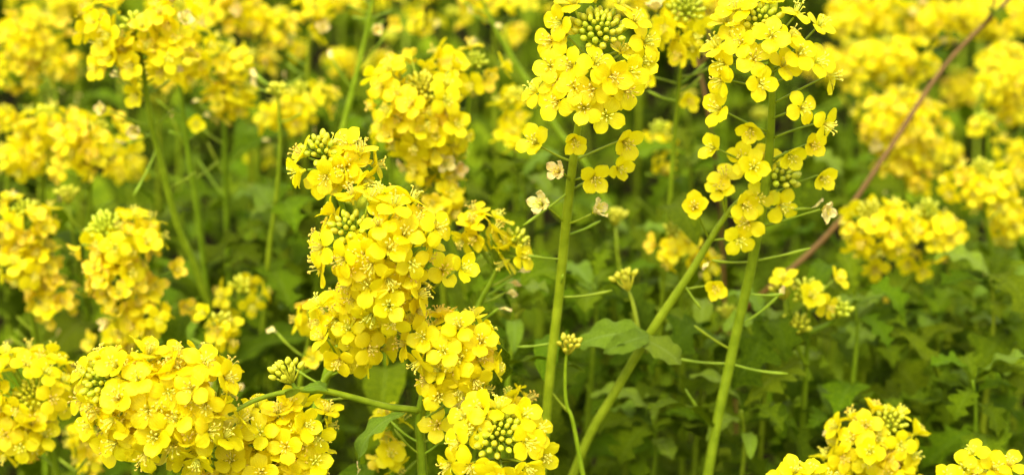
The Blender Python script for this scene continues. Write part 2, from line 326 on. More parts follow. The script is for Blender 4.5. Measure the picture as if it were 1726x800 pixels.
def plant(label, bud, d, ells, path, near=False, old=0.05, wilt=0.01, extras=(), pods=(), buds=26, tilt=14, rad=2.1, dens=1.0,
          leaves=8, leaf_top=0.07, seed=0, dd=0.0, budpx=None, mat=None, cat='flowering plant', kind='rapeseed_plant', hi=None, lean=0.0, shoots=None, explicit=None, leafpx=(), branches=(), leafsize=1.0):
    """a flowering plant: stem through photo pixels at real depth, head of flowers filling ellipsoids, buds on top, leaves below.
    ells: (cx, cy, rx, ry) ; path: stem pixels downwards from the bud"""
    r = random.Random(seed * 31 + 5)
    if shoots is None: shoots = 1 if seed % 3 == 0 else 0
    hi = near if hi is None else hi
    if near: old = wilt = 0.0
    if not near: dens *= 1.06
    y0 = bud[1]; slope = math.tan(PITCH + R(tilt * 0.0)) / FPX
    def depth(y): return d + dd + (y - y0) * d * slope
    def W(x, y, off=0.0): return P(x, y, depth(y) + off)
    top = P(bud[0], bud[1], d)
    s = d / FPX
    pts = [top]
    tiltv = math.tan(R(tilt))
    for k, (x, y) in enumerate(path):
        off = min(0.03, (y - y0) * s * tiltv)        # head nods towards the camera
        pts.append(W(x, y, off))
    last = pts[-1]; dirn = (pts[-1] - pts[-2]).normalized()
    dirn = Vector((dirn.x * .6, dirn.y * .6, min(dirn.z, -0.8))).normalized()
    b1 = last + dirn * 0.15
    pts.append(b1)
    g = Vector((b1.x + dirn.x * .12 + r.uniform(-.03, .03), b1.y + r.uniform(-.02, .04), 0.0))
    pts.append(Vector(((b1.x + g.x) / 2, (b1.y + g.y) / 2, b1.z * .5)))
    pts.append(g)
    base = Vector((g.x, g.y, 0)); TB = Matrix.Translation(-base)
    axis = catmull(pts, 8)
    root = thing(kind, label, cat, base, GROUP)
    smb = MB(); seglen = [0]
    for a, b in zip(axis, axis[1:]): seglen.append(seglen[-1] + (b - a).length)
    tot = seglen[-1]
    smat = mat or STEM
    # radius grows quickly below the head
    nax = len(axis)
    def srad(t):
        i = min(nax - 1, int(round(t * (nax - 1)))); l = seglen[i]
        return (0.55 + (rad - 0.55) * min(1, l / 0.10) ** 0.7 + 1.6 * max(0, l - .15)) * mm
    tube(smb, axis, srad, 10 if near else 7)
    # ---- buds
    up = (axis[0] - axis[2]).normalized()
    up = (up * .5 + Z * .4 - FWD * (math.sin(R(tilt)) * 1.6 + .15)).normalized()
    if buds:
        if near:
            lay = bud_layout(buds, r, 1.5); core = bud_core(lay).data('bud_cluster', [STEM])
            co = link('bud_cluster', core, root, TB @ dirM(top + up * 4 * mm, up))
            for p, dv, sc in lay: link('bud', BUDM[0], co, dirM(p, dv, sc, r.uniform(0, 6)))
        else:
            k = 0 if buds >= 34 else 1 if buds >= 26 else 2 if buds >= 18 else 3
            link('bud_cluster', BUDC[k], root, TB @ dirM(top + up * 1 * mm, up, r.uniform(.85, 1.0), r.uniform(0, 6)))
    # ---- flowers
    fl = []    # (pos, normal, type)
    budc = top + up * 5 * mm
    for (cx, cy_, rx, ry) in ells:
        c = P(cx, cy_, d + (cy_ - y0) * d * slope * .8); rz_ = min(rx, ry) * s * 1.0
        a, b = rx * s, ry * s
        a_, b_ = max(a - 5 * mm, 4 * mm), max(b - 5 * mm, 4 * mm); rz_ = max(min(a_, b_) * 0.95, 5 * mm)
        area = 4 * math.pi * (((a_ * b_) ** 1.6 + (a_ * rz_) ** 1.6 + (b_ * rz_) ** 1.6) / 3) ** (1 / 1.6)
        n = max(4, int(area / (10.6 * mm) ** 2 * dens))
        o0 = r.uniform(0, 6)
        for k in range(n):
            yy = 1 - 2 * (k + .5) / n; q = math.sqrt(1 - yy * yy); th = k * 2.39996 + o0
            lx, lz = q * math.cos(th), q * math.sin(th)       # lx right, lz towards camera
            if lz < -0.75: continue
            sh = r.uniform(0.86, 1.1) if near else r.uniform(.80, 1.2)
            p = c + RIGHT * lx * a_ * sh + UPI * yy * b_ * sh - FWD * lz * rz_ * sh
            if buds and (p - budc).length < (7.5 + .15 * buds) * mm and True: continue
            if (p - budc).length > 4 * mm and buds and (CAM - budc).normalized().dot((p - budc).normalized()) > .80 and (p - budc).length < 30 * mm: continue
            nrm = RIGHT * lx / a_ + UPI * yy / b_ - FWD * lz / rz_; nrm.normalize()
            nrm = (nrm * .85 + Z * .40 + Vector((r.gauss(0, .34), r.gauss(0, .34), r.gauss(0, .26)))).normalized()
            rel = (yy + 1) / 2
            ty = 'n'
            if r.random() < old * (1.6 - rel): ty = 'o'
            if r.random() < wilt * (1.5 - rel): ty = 'w'
            if ty == 'n' and r.random() < .10: ty = r.choice('hg')
            fl.append((p, nrm, ty))
        for k in range(int(n * .40)):                            # inner flowers close the gaps
            v_ = Vector((r.uniform(-1, 1), r.uniform(-1, 1), r.uniform(-.3, 1)))
            p = c + (RIGHT * v_.x * a_ + UPI * v_.y * b_ - FWD * v_.z * rz_) * .5
            if buds and (p - budc).length < 12 * mm: continue
            fl.append((p, (v_.x * RIGHT + v_.y * UPI - v_.z * FWD + Z * .4).normalized(), 'n'))
    if explicit:
        for e in explicit:
            x, y, nx, ny = e[:4]; off = e[4] if len(e) > 4 else 0
            p = P(x, y, d + (y - y0) * d * slope * .8 - off * mm)
            nz = math.sqrt(max(.05, 1 - nx * nx - ny * ny)); fl.append((p, (RIGHT * nx + UPI * ny - FWD * nz + Vector((r.gauss(0, .22), r.gauss(0, .22), r.gauss(0, .2)))).normalized(), 'n' if r.random() > .1 else 'g'))
    for e in extras:
        x, y, ty, nx, ny = e; ai = min(range(nax), key=lambda i: abs(proj(axis[i])[1] - y))
        dep = (axis[ai] - CAM).dot(FWD) - r.uniform(0.0, .012)
        nz = math.sqrt(max(.05, 1 - nx * nx - ny * ny)); fl.append((P(x, y, dep), (RIGHT * nx + UPI * ny - FWD * nz).normalized(), ty))
    scored = sorted(range(len(fl)), key=lambda i: -(fl[i][1].dot(-FWD) + (-(fl[i][0] - CAM).dot(FWD)) * 12)) if near else []
    withpetals = set([i for i in scored if fl[i][2] == 'n'][:24])
    for i, (p, nrm, ty) in enumerate(fl):
        ai = nearest(axis, p); dist = (axis[ai] - p).length
        # attach further down the stem than the flower stands
        want = seglen[ai] + min(0.016, dist * .55); aj = ai
        while aj < nax - 1 and seglen[aj] < want: aj += 1
        q0 = axis[aj]
        basep = p - nrm * 1.5 * mm
        mid = q0.lerp(basep, .55) + Z * (-.05 * dist) - nrm * min(.004, dist * .2)
        tube(smb, bez(q0, mid, basep, 5), lambda t: (.62 - .12 * t) * mm, 5 if hi else 4)
        sc = r.uniform(.84, 1.02) * (.89 if near else .86 if hi else .84); roll = r.uniform(0, 6.28)
        M = TB @ dirM(p, nrm, sc, roll)
        if ty == 'w': link('flower', r.choice(F_WILT), root, TB @ dirM(p, nrm, sc * .85, roll))
        elif ty == 'o': link('flower', r.choice(F_OLD), root, TB @ dirM(p, nrm, sc * .9, roll))
        elif ty == 'h': link('flower', r.choice(F_HALF), root, TB @ dirM(p, nrm, sc * .95, roll))
        elif ty == 'g': link('flower', r.choice(F_HANG), root, M)
        elif i in withpetals:
            fo = link('flower', r.choice(CAL), root, M); op = r.randrange(0, 6)
            for a in PETAL_ANG: link('petal', PETALS[min(9, op + r.randrange(0, 4))], fo, rotz(a + R(r.uniform(-9, 9))) @ Matrix.Rotation(R(r.uniform(-7, 9)), 4, 'Y'))
            link('stamen_cluster', r.choice(STAM), fo, rotz(r.uniform(0, 6)))
        else: link('flower', r.choice(F_HI if hi else F_LO), root, M)
    if not near and ells and seed < 100:         # thin bare pods just under an ordinary head
        low = max(e[1] + e[3] for e in ells); pods = list(pods)
        for k in range(5):
            ya = low + r.uniform(-10, 95); ai = min(range(nax), key=lambda i: abs(proj(axis[i])[1] - ya)); xa = proj(axis[ai])[0]; sd_ = r.choice((-1, 1)); L_ = r.uniform(38, 62) * .7 / d
            pods.append((xa, ya, xa + sd_ * L_, ya - r.uniform(.2, 1.0) * L_))
    # ---- bare pedicels and young pods left on the stem: (x0, y0) on the stem, (x1, y1) tip
    for (xa, ya, xb, yb) in pods:
        ai = min(range(nax), key=lambda i: abs(proj(axis[i])[1] - ya)); q0 = axis[ai]; dep = (q0 - CAM).dot(FWD)
        q1 = P(xb, yb, dep - r.uniform(-.006, .010)); mid = q0.lerp(q1, .5) - UPI * r.uniform(.0005, .003)
        mbp = MB(); tube(mbp, bez(q0, mid, q1, 7), lambda t: (.55 if t < .6 else .8 - .5 * max(0, t - .85) * 6) * mm, 6)
        for k in range(len(mbp.v)): mbp.v[k] = (mbp.v[k][0] - base.x, mbp.v[k][1] - base.y, mbp.v[k][2])
        link('seed_pod', mbp.data('seed_pod', [STEM]), root, None)
        if r.random() < .35:
            link('withered_petal', PETALS_W[r.randrange(len(PETALS_W))], root, TB @ dirM(q1, (q1 - q0).normalized(), .6, r.uniform(0, 6)))
    # ---- side shoots with their own small bud cluster: (x0,y0 on stem) ... (xn,yn)
    for br in branches:
        pa, n_b = br
        ai = min(range(nax), key=lambda i: abs(proj(axis[i])[1] - pa[0][1])); q0 = axis[ai]; dep = (q0 - CAM).dot(FWD)
        bp_ = [q0] + [P(x, y, dep + off) for (x, y, off) in pa[1:]]
        bc = catmull(bp_, 7); mbb = MB(); tube(mbb, bc, lambda t: (1.7 - .8 * t) * mm, 7)
        for k in range(len(mbb.v)): mbb.v[k] = (mbb.v[k][0] - base.x, mbb.v[k][1] - base.y, mbb.v[k][2])
        link('branch', mbb.data('branch', [STEM]), root, None)
        dv = ((bc[-1] - bc[-3]).normalized() + Z * .5).normalized()
        if n_b: link('bud_cluster', BUDC[n_b], root, TB @ dirM(bc[-1] + dv * 9 * mm, dv, 1.0, r.uniform(0, 6)))
    # ---- explicit leaves: (x0,y0 base, x1,y1 tip, variant, roll)
    for (xa, ya, xb, yb, off, var, roll, lod_) in leafpx:
        dep = d + (ya - y0) * d * slope
        a = P(xa, ya, dep + lod_); b = P(xb, yb, dep + lod_ + off); v_ = b - a; L_ = v_.length / .93
        xax = v_.normalized(); zax = (Z * .9 - FWD * .45); zax = (zax - xax * zax.dot(xax)).normalized(); yax = zax.cross(xax)
        M = Matrix((xax, yax, zax)).transposed().to_4x4()
        M = Matrix.Translation(a) @ M @ Matrix.Rotation(roll, 4, 'X') @ Matrix.Rotation(R(14), 4, 'Y') @ Matrix.Scale(L_, 4)
        link('leaf', (LEAF_UP if var < 4 else LEAF_LOW if var < 8 else LEAF_PALE)[var % 4], root, TB @ M)
    # ---- leaves up the stem
    lowest = max([e[1] + e[3] for e in ells] + [y0]) ; zl = min(axis[0].z - .03, P(bud[0], lowest, depth(lowest)).z) - leaf_top
    th = r.uniform(0, 6.28)
    for k in range(leaves):
        z = zl - k * (r.uniform(.045, .075) if cat != 'leafy plant' else r.uniform(.018, .028))
        if z < .12: break
        ai = min(range(nax), key=lambda i: abs(axis[i].z - z)); p = axis[ai]
        th += 2.39996 + r.uniform(-.3, .3)
        size = (.045 + .013 * k + .02 * r.random()) * leafsize; size = min(size, .15 if cat != 'leafy plant' else .055)
        lm = r.choice(LEAF_UP) if k < 3 and leafsize <= 1 else r.choice(LEAF_LOW)
        M = Matrix.Translation(p) @ Matrix.Rotation(th, 4, 'Z') @ Matrix.Rotation(R(r.uniform(-38, 12)), 4, 'Y') @ Matrix.Rotation(R(r.uniform(-25, 25)), 4, 'X') @ Matrix.Scale(size, 4)
        link('leaf', lm, root, TB @ M)
    if cat == 'leafy plant':                     # rosette of young leaves closing the tip
        for k in range(7):
            th += 2.39996; M = Matrix.Translation(axis[min(k, nax - 1)]) @ Matrix.Rotation(th, 4, 'Z') @ Matrix.Rotation(R(r.uniform(-55, -25) + 5 * k), 4, 'Y') @ Matrix.Scale(r.uniform(.022, .04), 4)
            link('leaf', r.choice(LEAF_LOW + LEAF_PALE), root, TB @ M)
    # ---- young side shoots from the leaf axils
    for k in range(shoots):
        z = zl - r.uniform(-.02, .10)
        ai = min(range(nax), key=lambda i: abs(axis[i].z - z)); p = axis[ai]; th = r.uniform(0, 6.28); h = r.uniform(.05, .10)
        tip = p + Vector((math.cos(th) * h * .5, math.sin(th) * h * .5, h)); mbb = MB()
        bc = bez(p, p + Vector((math.cos(th) * h * .45, math.sin(th) * h * .45, h * .3)), tip, 6)
        tube(mbb, [q - base for q in bc], lambda t: (1.3 - .6 * t) * mm, 6)
        link('branch', mbb.data('branch', [STEM]), root, None)
        link('bud_cluster', BUDC[2 + r.randrange(2)], root, TB @ dirM(tip + Z * 8 * mm, Z, 1.0, th))
        for j in range(3):
            t2 = th + j * 2.2; M = Matrix.Translation(bc[2 + j]) @ Matrix.Rotation(t2, 4, 'Z') @ Matrix.Rotation(R(-20), 4, 'Y') @ Matrix.Scale(r.uniform(.02, .035), 4)
            link('leaf', LEAF_UP[j], root, TB @ M)
    for k in range(len(smb.v)): smb.v[k] = (smb.v[k][0] - base.x, smb.v[k][1] - base.y, smb.v[k][2])
    link('stem', smb.data('stem', [smat]), root, None)
    return root
def proj(p):
    v = p - CAM; dep = v.dot(FWD)
    return (863 + v.dot(RIGHT) / dep * FPX, 400 - v.dot(UPI) / dep * FPX)
PETALS_W = []
for i in range(2):
    v, f, uv = petal_geo(random.Random(700 + i), 0.3, 0.6, 0); PETALS_W.append(MB().add(v, f, uv).data('withered_petal', [WILT]))

# ------------------------------------------------------------------ ground
m, N, L = new_mat('soil')
out = N.new('ShaderNodeOutputMaterial'); pr = N.new('ShaderNodeBsdfPrincipled'); nz = N.new('ShaderNodeTexNoise'); nz.inputs['Scale'].default_value = 14; nz.inputs['Detail'].default_value = 10
tc = N.new('ShaderNodeTexCoord'); L.new(tc.outputs['Object'], nz.inputs['Vector'])
cr = N.new('ShaderNodeValToRGB'); cr.color_ramp.elements[0].color = (.012, .009, .003, 1); cr.color_ramp.elements[1].color = (.03, .022, .008, 1); L.new(nz.outputs['Fac'], cr.inputs[0])
bp = N.new('ShaderNodeBump'); bp.inputs['Distance'].default_value = .03; L.new(nz.outputs['Fac'], bp.inputs['Height']); L.new(bp.outputs[0], pr.inputs['Normal'])
L.new(cr.outputs[0], pr.inputs['Base Color']); pr.inputs['Roughness'].default_value = .95; pr.inputs['Specular IOR Level'].default_value = .03; L.new(pr.outputs[0], out.inputs[0]); SOIL = m
gm = MB(); g = 61; gv = []
for j in range(g):
    for i in range(g):
        a = (i / (g - 1) * 2 - 1); b = (j / (g - 1) * 2 - 1); x = a * abs(a) ** 2.2 * 150; y = b * abs(b) ** 2.2 * 150
        gv.append((x, y + 1, -.02 + .015 * math.sin(x * 9 + y * 3) + rng.uniform(-.008, .008)))
gm.add(gv, grid_faces(g, g)); go = link('ground', gm.data('ground', [SOIL]), None, None); go['kind'] = 'structure'

# low leaves nobody could count, filling the space between the stems
def merged(name, items, mats):
    """items: (mesh data, matrix) merged into one object"""
    import numpy as np
    V = []; F = []; U = []; MI = []; off = 0; cache = {}
    for me, M, mi in items:
        if me.name not in cache:
            a = np.empty(len(me.vertices) * 3, 'f'); me.vertices.foreach_get('co', a)
            fs = [tuple(p.vertices) for p in me.polygons]; u = [(0.5, .5)] * len(me.vertices)
            for lp, ud in zip(me.loops, me.uv_layers[0].data): u[lp.vertex_index] = tuple(ud.uv)
            cache[me.name] = (a.reshape(-1, 3), fs, u, [p.material_index for p in me.polygons])
        a, fs, u, pm = cache[me.name]; Mn = np.array(M)
        V.append(a @ Mn[:3, :3].T + Mn[:3, 3]); F += [tuple(i + off for i in q) for q in fs]; U += u; MI += [x + mi for x in pm] ; off += len(a)
    mb = MB(); mb.v = np.concatenate(V).tolist(); mb.f = F; mb.uv = U; mb.m = MI
    return link(name, mb.data(name, mats), None, None)
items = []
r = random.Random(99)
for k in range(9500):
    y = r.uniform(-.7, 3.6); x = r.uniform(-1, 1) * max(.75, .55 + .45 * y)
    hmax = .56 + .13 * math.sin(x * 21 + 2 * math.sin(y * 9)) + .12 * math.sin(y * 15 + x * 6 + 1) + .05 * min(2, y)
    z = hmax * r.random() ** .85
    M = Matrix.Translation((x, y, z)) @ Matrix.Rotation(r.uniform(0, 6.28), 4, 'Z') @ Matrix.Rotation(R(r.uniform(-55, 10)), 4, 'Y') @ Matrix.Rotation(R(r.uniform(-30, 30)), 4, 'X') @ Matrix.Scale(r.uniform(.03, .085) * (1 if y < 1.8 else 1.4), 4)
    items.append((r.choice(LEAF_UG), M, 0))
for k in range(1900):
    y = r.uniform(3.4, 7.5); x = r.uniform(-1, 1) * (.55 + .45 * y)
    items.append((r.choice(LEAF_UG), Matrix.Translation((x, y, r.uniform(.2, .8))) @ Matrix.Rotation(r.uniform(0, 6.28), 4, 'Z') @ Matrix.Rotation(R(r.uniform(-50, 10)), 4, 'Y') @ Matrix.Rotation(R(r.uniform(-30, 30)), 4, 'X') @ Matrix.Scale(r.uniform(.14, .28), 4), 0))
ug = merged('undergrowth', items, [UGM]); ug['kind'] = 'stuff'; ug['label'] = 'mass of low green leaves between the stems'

# ------------------------------------------------------------------ the plants, nearest and sharpest first
# tall one in the middle
plant('tall sharp plant with thick straight stem, yellow head and cream wilted flowers, right of centre',
      (1010, 48), .695, [], [(990, 130), (974, 215), (958, 340), (942, 500), (922, 690)], near=True, seed=1, buds=44, rad=2.35, tilt=16, leaves=5, leaf_top=.16, shoots=0,
      explicit=[(948, 38, -.6, .5), (968, 10, -.3, .85), (1003, 3, 0, .9, -8), (1040, 10, .3, .85, -4), (1068, 38, .6, .5), (1085, 72, .7, .3), (1080, 105, .75, 0), (930, 70, -.6, .3), (928, 112, -.55, .1, 4),
                (965, 112, -.4, .2, 6), (1003, 108, 0, .3, 14), (1030, 128, .2, .0, 14), (1052, 150, .35, -.2, 10), (905, 155, -.55, .2, 2), (940, 172, -.3, -.1, 8), (985, 183, -.1, -.1, 12), (1022, 195, .2, -.2, 10),
                (970, 148, -.3, .1, 10), (1062, 122, .55, .1, 6), (1000, 150, .0, .1, 12), (940, 135, -.4, .0, 3), (1035, 165, .4, 0, 2), (1045, 90, .5, .4, 0), (955, 60, -.6, .5, -4)],
      extras=[(905, 242, 'g', -.4, .3), (966, 232, 'h', .2, -.6), (1050, 238, 'g', .4, -.3), (1040, 283, 'h', .5, -.2), (1001, 298, 'g', .1, -.4),
              (945, 290, 'w', -.6, .1), (916, 345, 'w', -.5, .1), (1000, 358, 'w', .7, .5)],
      pods=[(950, 330, 882, 380), (948, 440, 890, 430), (946, 497, 1032, 489), (935, 572, 872, 584), (950, 400, 1012, 372), (948, 480, 949, 462), (926, 660, 965, 700)])
# tall one to its right
plant('tall sharp plant with long loose yellow head and stem carrying thin bare pods low down',
      (1282, 34), .715, [], [(1300, 110), (1300, 200), (1292, 300), (1268, 440), (1235, 590), (1194, 795)], near=True, seed=2, buds=30, rad=2.6, tilt=12, leaves=4, leaf_top=.2, shoots=0,
      explicit=[(1225, 40, -.4, .7), (1255, 12, -.2, .85), (1300, 8, .1, .9, -6), (1340, 25, .4, .75), (1378, 45, .6, .5), (1250, 72, -.3, .3, 8), (1300, 62, .1, .35, 14), (1210, 82, -.5, .4), (1345, 92, .4, .2, 8),
                (1280, 140, -.1, .0, 14), (1375, 105, .5, .0, 6), (1222, 108, -.5, .1, 4), (1240, 52, -.3, .5, 2), (1218, 135, -.5, -.1, 4), (1395, 130, .8, .1), (1330, 62, .3, .5, 8), (1270, 100, -.1, .2, 12), (1215, 185, -.6, .1), (1350, 182, .4, .1, 8),
                (1388, 208, .5, -.3, 4), (1318, 112, .3, .2, 6), (1240, 20, -.3, .8, 2)],
      extras=[(1266, 214, 'h', -.2, -.6), (1205, 250, 'h', -.6, .1), (1252, 270, 'g', -.2, .3), (1268, 283, 'g', .0, .1), (1366, 243, 'h', .3, -.2), (1328, 258, 'h', .3, -.5), (1381, 297, 'h', .4, -.3), (1386, 354, 'w', .5, -.2)],
      pods=[(1284, 345, 1368, 351), (1272, 432, 1366, 418), (1262, 447, 1200, 438), (1249, 548, 1312, 498), (1252, 500, 1320, 495), (1225, 588, 1170, 548), (1222, 617, 1128, 601), (1235, 610, 1328, 629), (1210, 700, 1222, 655), (1198, 725, 1155, 655)])
# slanting one
plant('thick bare stem slanting up to the right, small yellow head at its upper end',
      (1316, 296), .765, [], [(1285, 318), (1232, 352), (1160, 465), (1100, 555), (1040, 655), (968, 795)], near=True, seed=3, buds=28, rad=2.4, tilt=6, leaves=3, leaf_top=.22, shoots=0,
      explicit=[(1215, 322, -.5, .3), (1252, 345, -.1, .1, 6), (1245, 402, -.1, -.4, 4), (1275, 335, .2, 0, 4), (1290, 270, .1, .6, -2), (1262, 375, .1, -.2, 4), (1222, 300, -.3, .5, -4), (1315, 345, .3, -.3)],
      extras=[(1172, 350, 'h', -.2, .2), (1203, 482, 'h', .1, -.3)], pods=[(1150, 480, 1182, 520)],
      leafpx=[(1105, 575, 990, 545, -.012, 8, -.1, 0), (1078, 572, 1138, 590, -.018, 10, .2, 0), (1098, 566, 1040, 575, -.02, 9, -.5, 0)],
      branches=[([(1070, 585), (1075, 552, 0), (1067, 512, 0), (1060, 490, 0)], 3)])
# big central head
plant('plant with the largest dense yellow head, left of centre, green buds near its upper left',
      (590, 385), .68, [(628, 400, 112, 95), (655, 495, 75, 68)], [(622, 430), (665, 500), (700, 560), (715, 640), (708, 720), (712, 795)], near=True, seed=4, buds=18, rad=2.3, tilt=22, dens=1.0,
      extras=[(745, 455, 'n', .3, .1), (776, 452, 'g', .7, .2), (735, 385, 'n', .6, .2)], leaves=3, leaf_top=.05, shoots=0)
plant('small sharp yellow head directly above the largest one, dome of green buds on top',
      (542, 255), .705, [(548, 275, 62, 52), (600, 275, 48, 50)], [(556, 290), (580, 360), (600, 470), (585, 560), (545, 650)], near=True, dens=1.3, seed=5, buds=20, tilt=24, leaves=2, leaf_top=.2, shoots=0)
plant('loose yellow head hanging behind the underside of the largest head, above the curved bare branch',
      (640, 505), .72, [(600, 560, 72, 78), (570, 520, 50, 40)], [(630, 560), (600, 600), (548, 640), (535, 720)], hi=True, seed=6, buds=0, tilt=8, dens=.9, leaves=2, leaf_top=.1, shoots=0, old=.08)
plant('yellow head below the largest one whose stem sends a curved bare branch to the left',
      (770, 520), .70, [(755, 570, 88, 62), (785, 615, 60, 66), (735, 645, 32, 42)], [(750, 580), (722, 640), (706, 700), (712, 795)], hi=True, seed=7, buds=0, tilt=10, leaves=2, leaf_top=.1, shoots=0, dens=.95,
      extras=[(770, 690, 'w', .1, .3), (738, 715, 'n', -.2, .1), (722, 570, 'h', -.1, .1)],
      branches=[([(700, 688), (650, 684, -.008), (590, 668, -.018), (530, 655, -.028), (480, 660, -.036), (430, 674, -.044), (385, 698, -.05)], 0), ([(700, 689), (640, 682, -.009), (560, 661, -.022), (505, 656, -.032), (492, 645, -.034)], 2)],
      leafpx=[(690, 695, 565, 738, -.01, 11, .35, 0), (508, 657, 562, 640, .002, 11, .4, -.036), (508, 656, 474, 668, -.002, 2, -.6, -.036), (815, 560, 885, 612, .03, 1, .2, 0)])
plant('broad sharp yellow head at lower left with pale green buds on its left side',
      (172, 640), .672, [(235, 655, 112, 78), (320, 640, 95, 62), (290, 720, 130, 75)], [(230, 660), (330, 700), (400, 760), (440, 860)], near=True, seed=8, buds=24, tilt=30, dens=.92, leaves=0, shoots=0,
      explicit=[(142, 672, -.75, .1, -4), (150, 628, -.6, .5, -6), (172, 690, -.5, -.1, 6), (200, 668, -.1, .2, 12), (178, 605, -.3, .8, -8), (160, 712, -.6, -.2, 2), (250, 600, 0, .85, 2)], extras=[(440, 790, 'n', 0, 0), (190, 750, 'n', -.4, -.2)])
plant('dense budless yellow head at the bottom edge, right of the broad lower left one',
      (470, 665), .70, [(470, 720, 98, 62), (400, 770, 110, 70), (500, 780, 70, 50)], [(480, 720), (520, 800), (540, 860)], hi=True, seed=9, buds=0, tilt=14, dens=.95, leaves=0, shoots=0, old=.06)
plant('sharp ring of open yellow flowers round plump green buds at the bottom edge centre',
      (838, 728), .672, [], [(842, 790), (846, 860)], near=True, seed=10, buds=44, tilt=30, leaves=0, shoots=0,
      explicit=[(785, 702, -.5, .5), (840, 690, .0, .85, -6), (775, 745, -.6, .1, 4), (795, 782, -.4, -.2, 10), (885, 745, .6, .0, 6), (905, 725, .8, .2), (880, 700, .5, .6), (845, 792, 0, -.3, 14), (885, 782, .4, -.3, 12),
                (760, 780, -.7, -.2, 0), (815, 690, -.3, .8, -6), (910, 765, .8, 0), (800, 722, -.5, .3, 0), (830, 800, -.1, -.5, 12), (865, 805, .2, -.4, 10)])
plant('slightly blurred yellow head with pale green buds, at the bottom edge in the lower right',
      (1502, 712), .80, [(1470, 740, 82, 62), (1500, 790, 50, 50), (1405, 785, 40, 30)], [(1495, 760), (1490, 860)], hi=True, seed=11, buds=26, tilt=26, leaves=2, leaf_top=.1, shoots=0)
plant('row of open petals cut by the bottom edge, left of the lower right head',
      (1350, 845), .70, [], [(1350, 880), (1345, 930)], hi=True, seed=12, buds=18, tilt=10, leaves=0, shoots=0, explicit=[(1340, 797, -.2, .9), (1365, 800, .2, .85), (1395, 812, .5, .6), (1320, 815, -.5, .6)])
plant('few open yellow flowers low in the right corner at the bottom edge',
      (1650, 815), .74, [], [(1655, 860), (1655, 930)], hi=True, seed=13, buds=18, tilt=10, leaves=0, shoots=0,
      explicit=[(1640, 765, -.2, .75), (1625, 790, -.3, .5), (1672, 790, .2, .6), (1700, 785, .5, .6), (1640, 800, 0, .4), (1600, 805, -.5, .5)])
plant('short budding shoot with a hint of yellow, between the straight stem and the slanting stem',
      (958, 578), .76, [], [(953, 620), (955, 680), (975, 760)], seed=14, hi=True, buds=12, tilt=0, leaves=3, leaf_top=.12, shoots=0, rad=1.4)
# mid distance
plant('small yellow head with yellow green buds between the largest head and the tall straight stem',
      (872, 400), .78, [(815, 385, 50, 42), (868, 430, 38, 30)], [(848, 430), (830, 470), (800, 540), (812, 640)], hi=True, seed=15, buds=12, tilt=6, leaves=3, leaf_top=.05, shoots=0)
plant('big half-blurred yellow head above the centre with a green bud patch facing left',
      (712, 142), .84, [(700, 150, 78, 68), (715, 215, 82, 55)], [(710, 200), (720, 300), (740, 430)], hi=True, seed=16, buds=34, tilt=26, leaves=5, old=.08)
plant('half-blurred yellow head tucked behind the upper right of the big one above the centre',
      (800, 100), .90, [(800, 115, 55, 45), (765, 95, 45, 30)], [(790, 170), (780, 300), (800, 450)], hi=True, seed=17, buds=18, tilt=14, leaves=6)
plant('loose yellow head just under the big half-blurred one, above the small green bud heads',
      (770, 255), .86, [(730, 275, 68, 40), (745, 330, 48, 42)], [(755, 300), (760, 400), (790, 520)], hi=True, seed=18, buds=12, tilt=10, leaves=5, old=.1)
plant('blurred yellow head at the left edge, lower half, round a dark green bud patch',
      (55, 660), .80, [(50, 650, 82, 72), (35, 730, 60, 60)], [(70, 720), (95, 790)], hi=True, seed=19, buds=34, tilt=26, leaves=4, old=.1)
plant('conical blurred yellow head on the left, older orange flowers trailing down its right side',
      (176, 378), .87, [(205, 400, 80, 52), (195, 465, 60, 55), (230, 530, 60, 45)], [(195, 440), (215, 520), (240, 600)], hi=True, seed=20, buds=34, tilt=24, leaves=5, old=.35,
      extras=[(295, 455, 'o', .6, .1), (310, 515, 'o', .5, -.1), (260, 480, 'o', .4, .0), (330, 520, 'o', .5, -.4)])
plant('small compact blurred yellow head between the conical left head and the largest sharp head',
      (405, 480), .95, [(405, 495, 50, 36), (375, 555, 28, 22)], [(400, 530), (395, 640)], seed=21, buds=12, tilt=12, leaves=7)
plant('blurred yellow head on the left edge at mid height, older orange flowers trailing below it',
      (38, 350), .92, [(38, 375, 62, 48), (50, 440, 58, 55), (90, 500, 45, 45)], [(40, 440), (55, 540), (70, 640)], seed=22, buds=12, tilt=14, leaves=5, old=.4)
plant('tall blurred upper left plant with pale wilted flowers and a long bare leaning stem',
      (225, 35), .85, [(205, 42, 72, 50), (240, 95, 85, 45), (285, 30, 48, 40)], [(240, 110), (252, 190), (268, 260), (300, 380), (345, 500)], hi=True, seed=23, buds=12, tilt=12, leaves=4, leaf_top=.14, rad=2.3, old=.12, wilt=.04,
      extras=[(180, 186, 'w', -.5, .1), (232, 157, 'h', -.2, -.5), (165, 115, 'n', -.5, 0), (232, 220, 'w', -.2, -.2)], pods=[(258, 250, 225, 330), (280, 310, 330, 290), (262, 225, 215, 240)])
plant('blurred yellow head right of the tall upper left one, on a straight upright stem',
      (370, 85), .98, [(375, 105, 62, 42), (385, 165, 45, 42)], [(377, 160), (380, 300), (386, 460)], seed=24, buds=12, tilt=10, leaves=6, leaf_top=.12, rad=2.0, shoots=0, old=.15, extras=[(320, 128, 'w', -.6, 0)], pods=[(383, 330, 335, 270), (384, 350, 415, 295), (383, 300, 350, 240)])
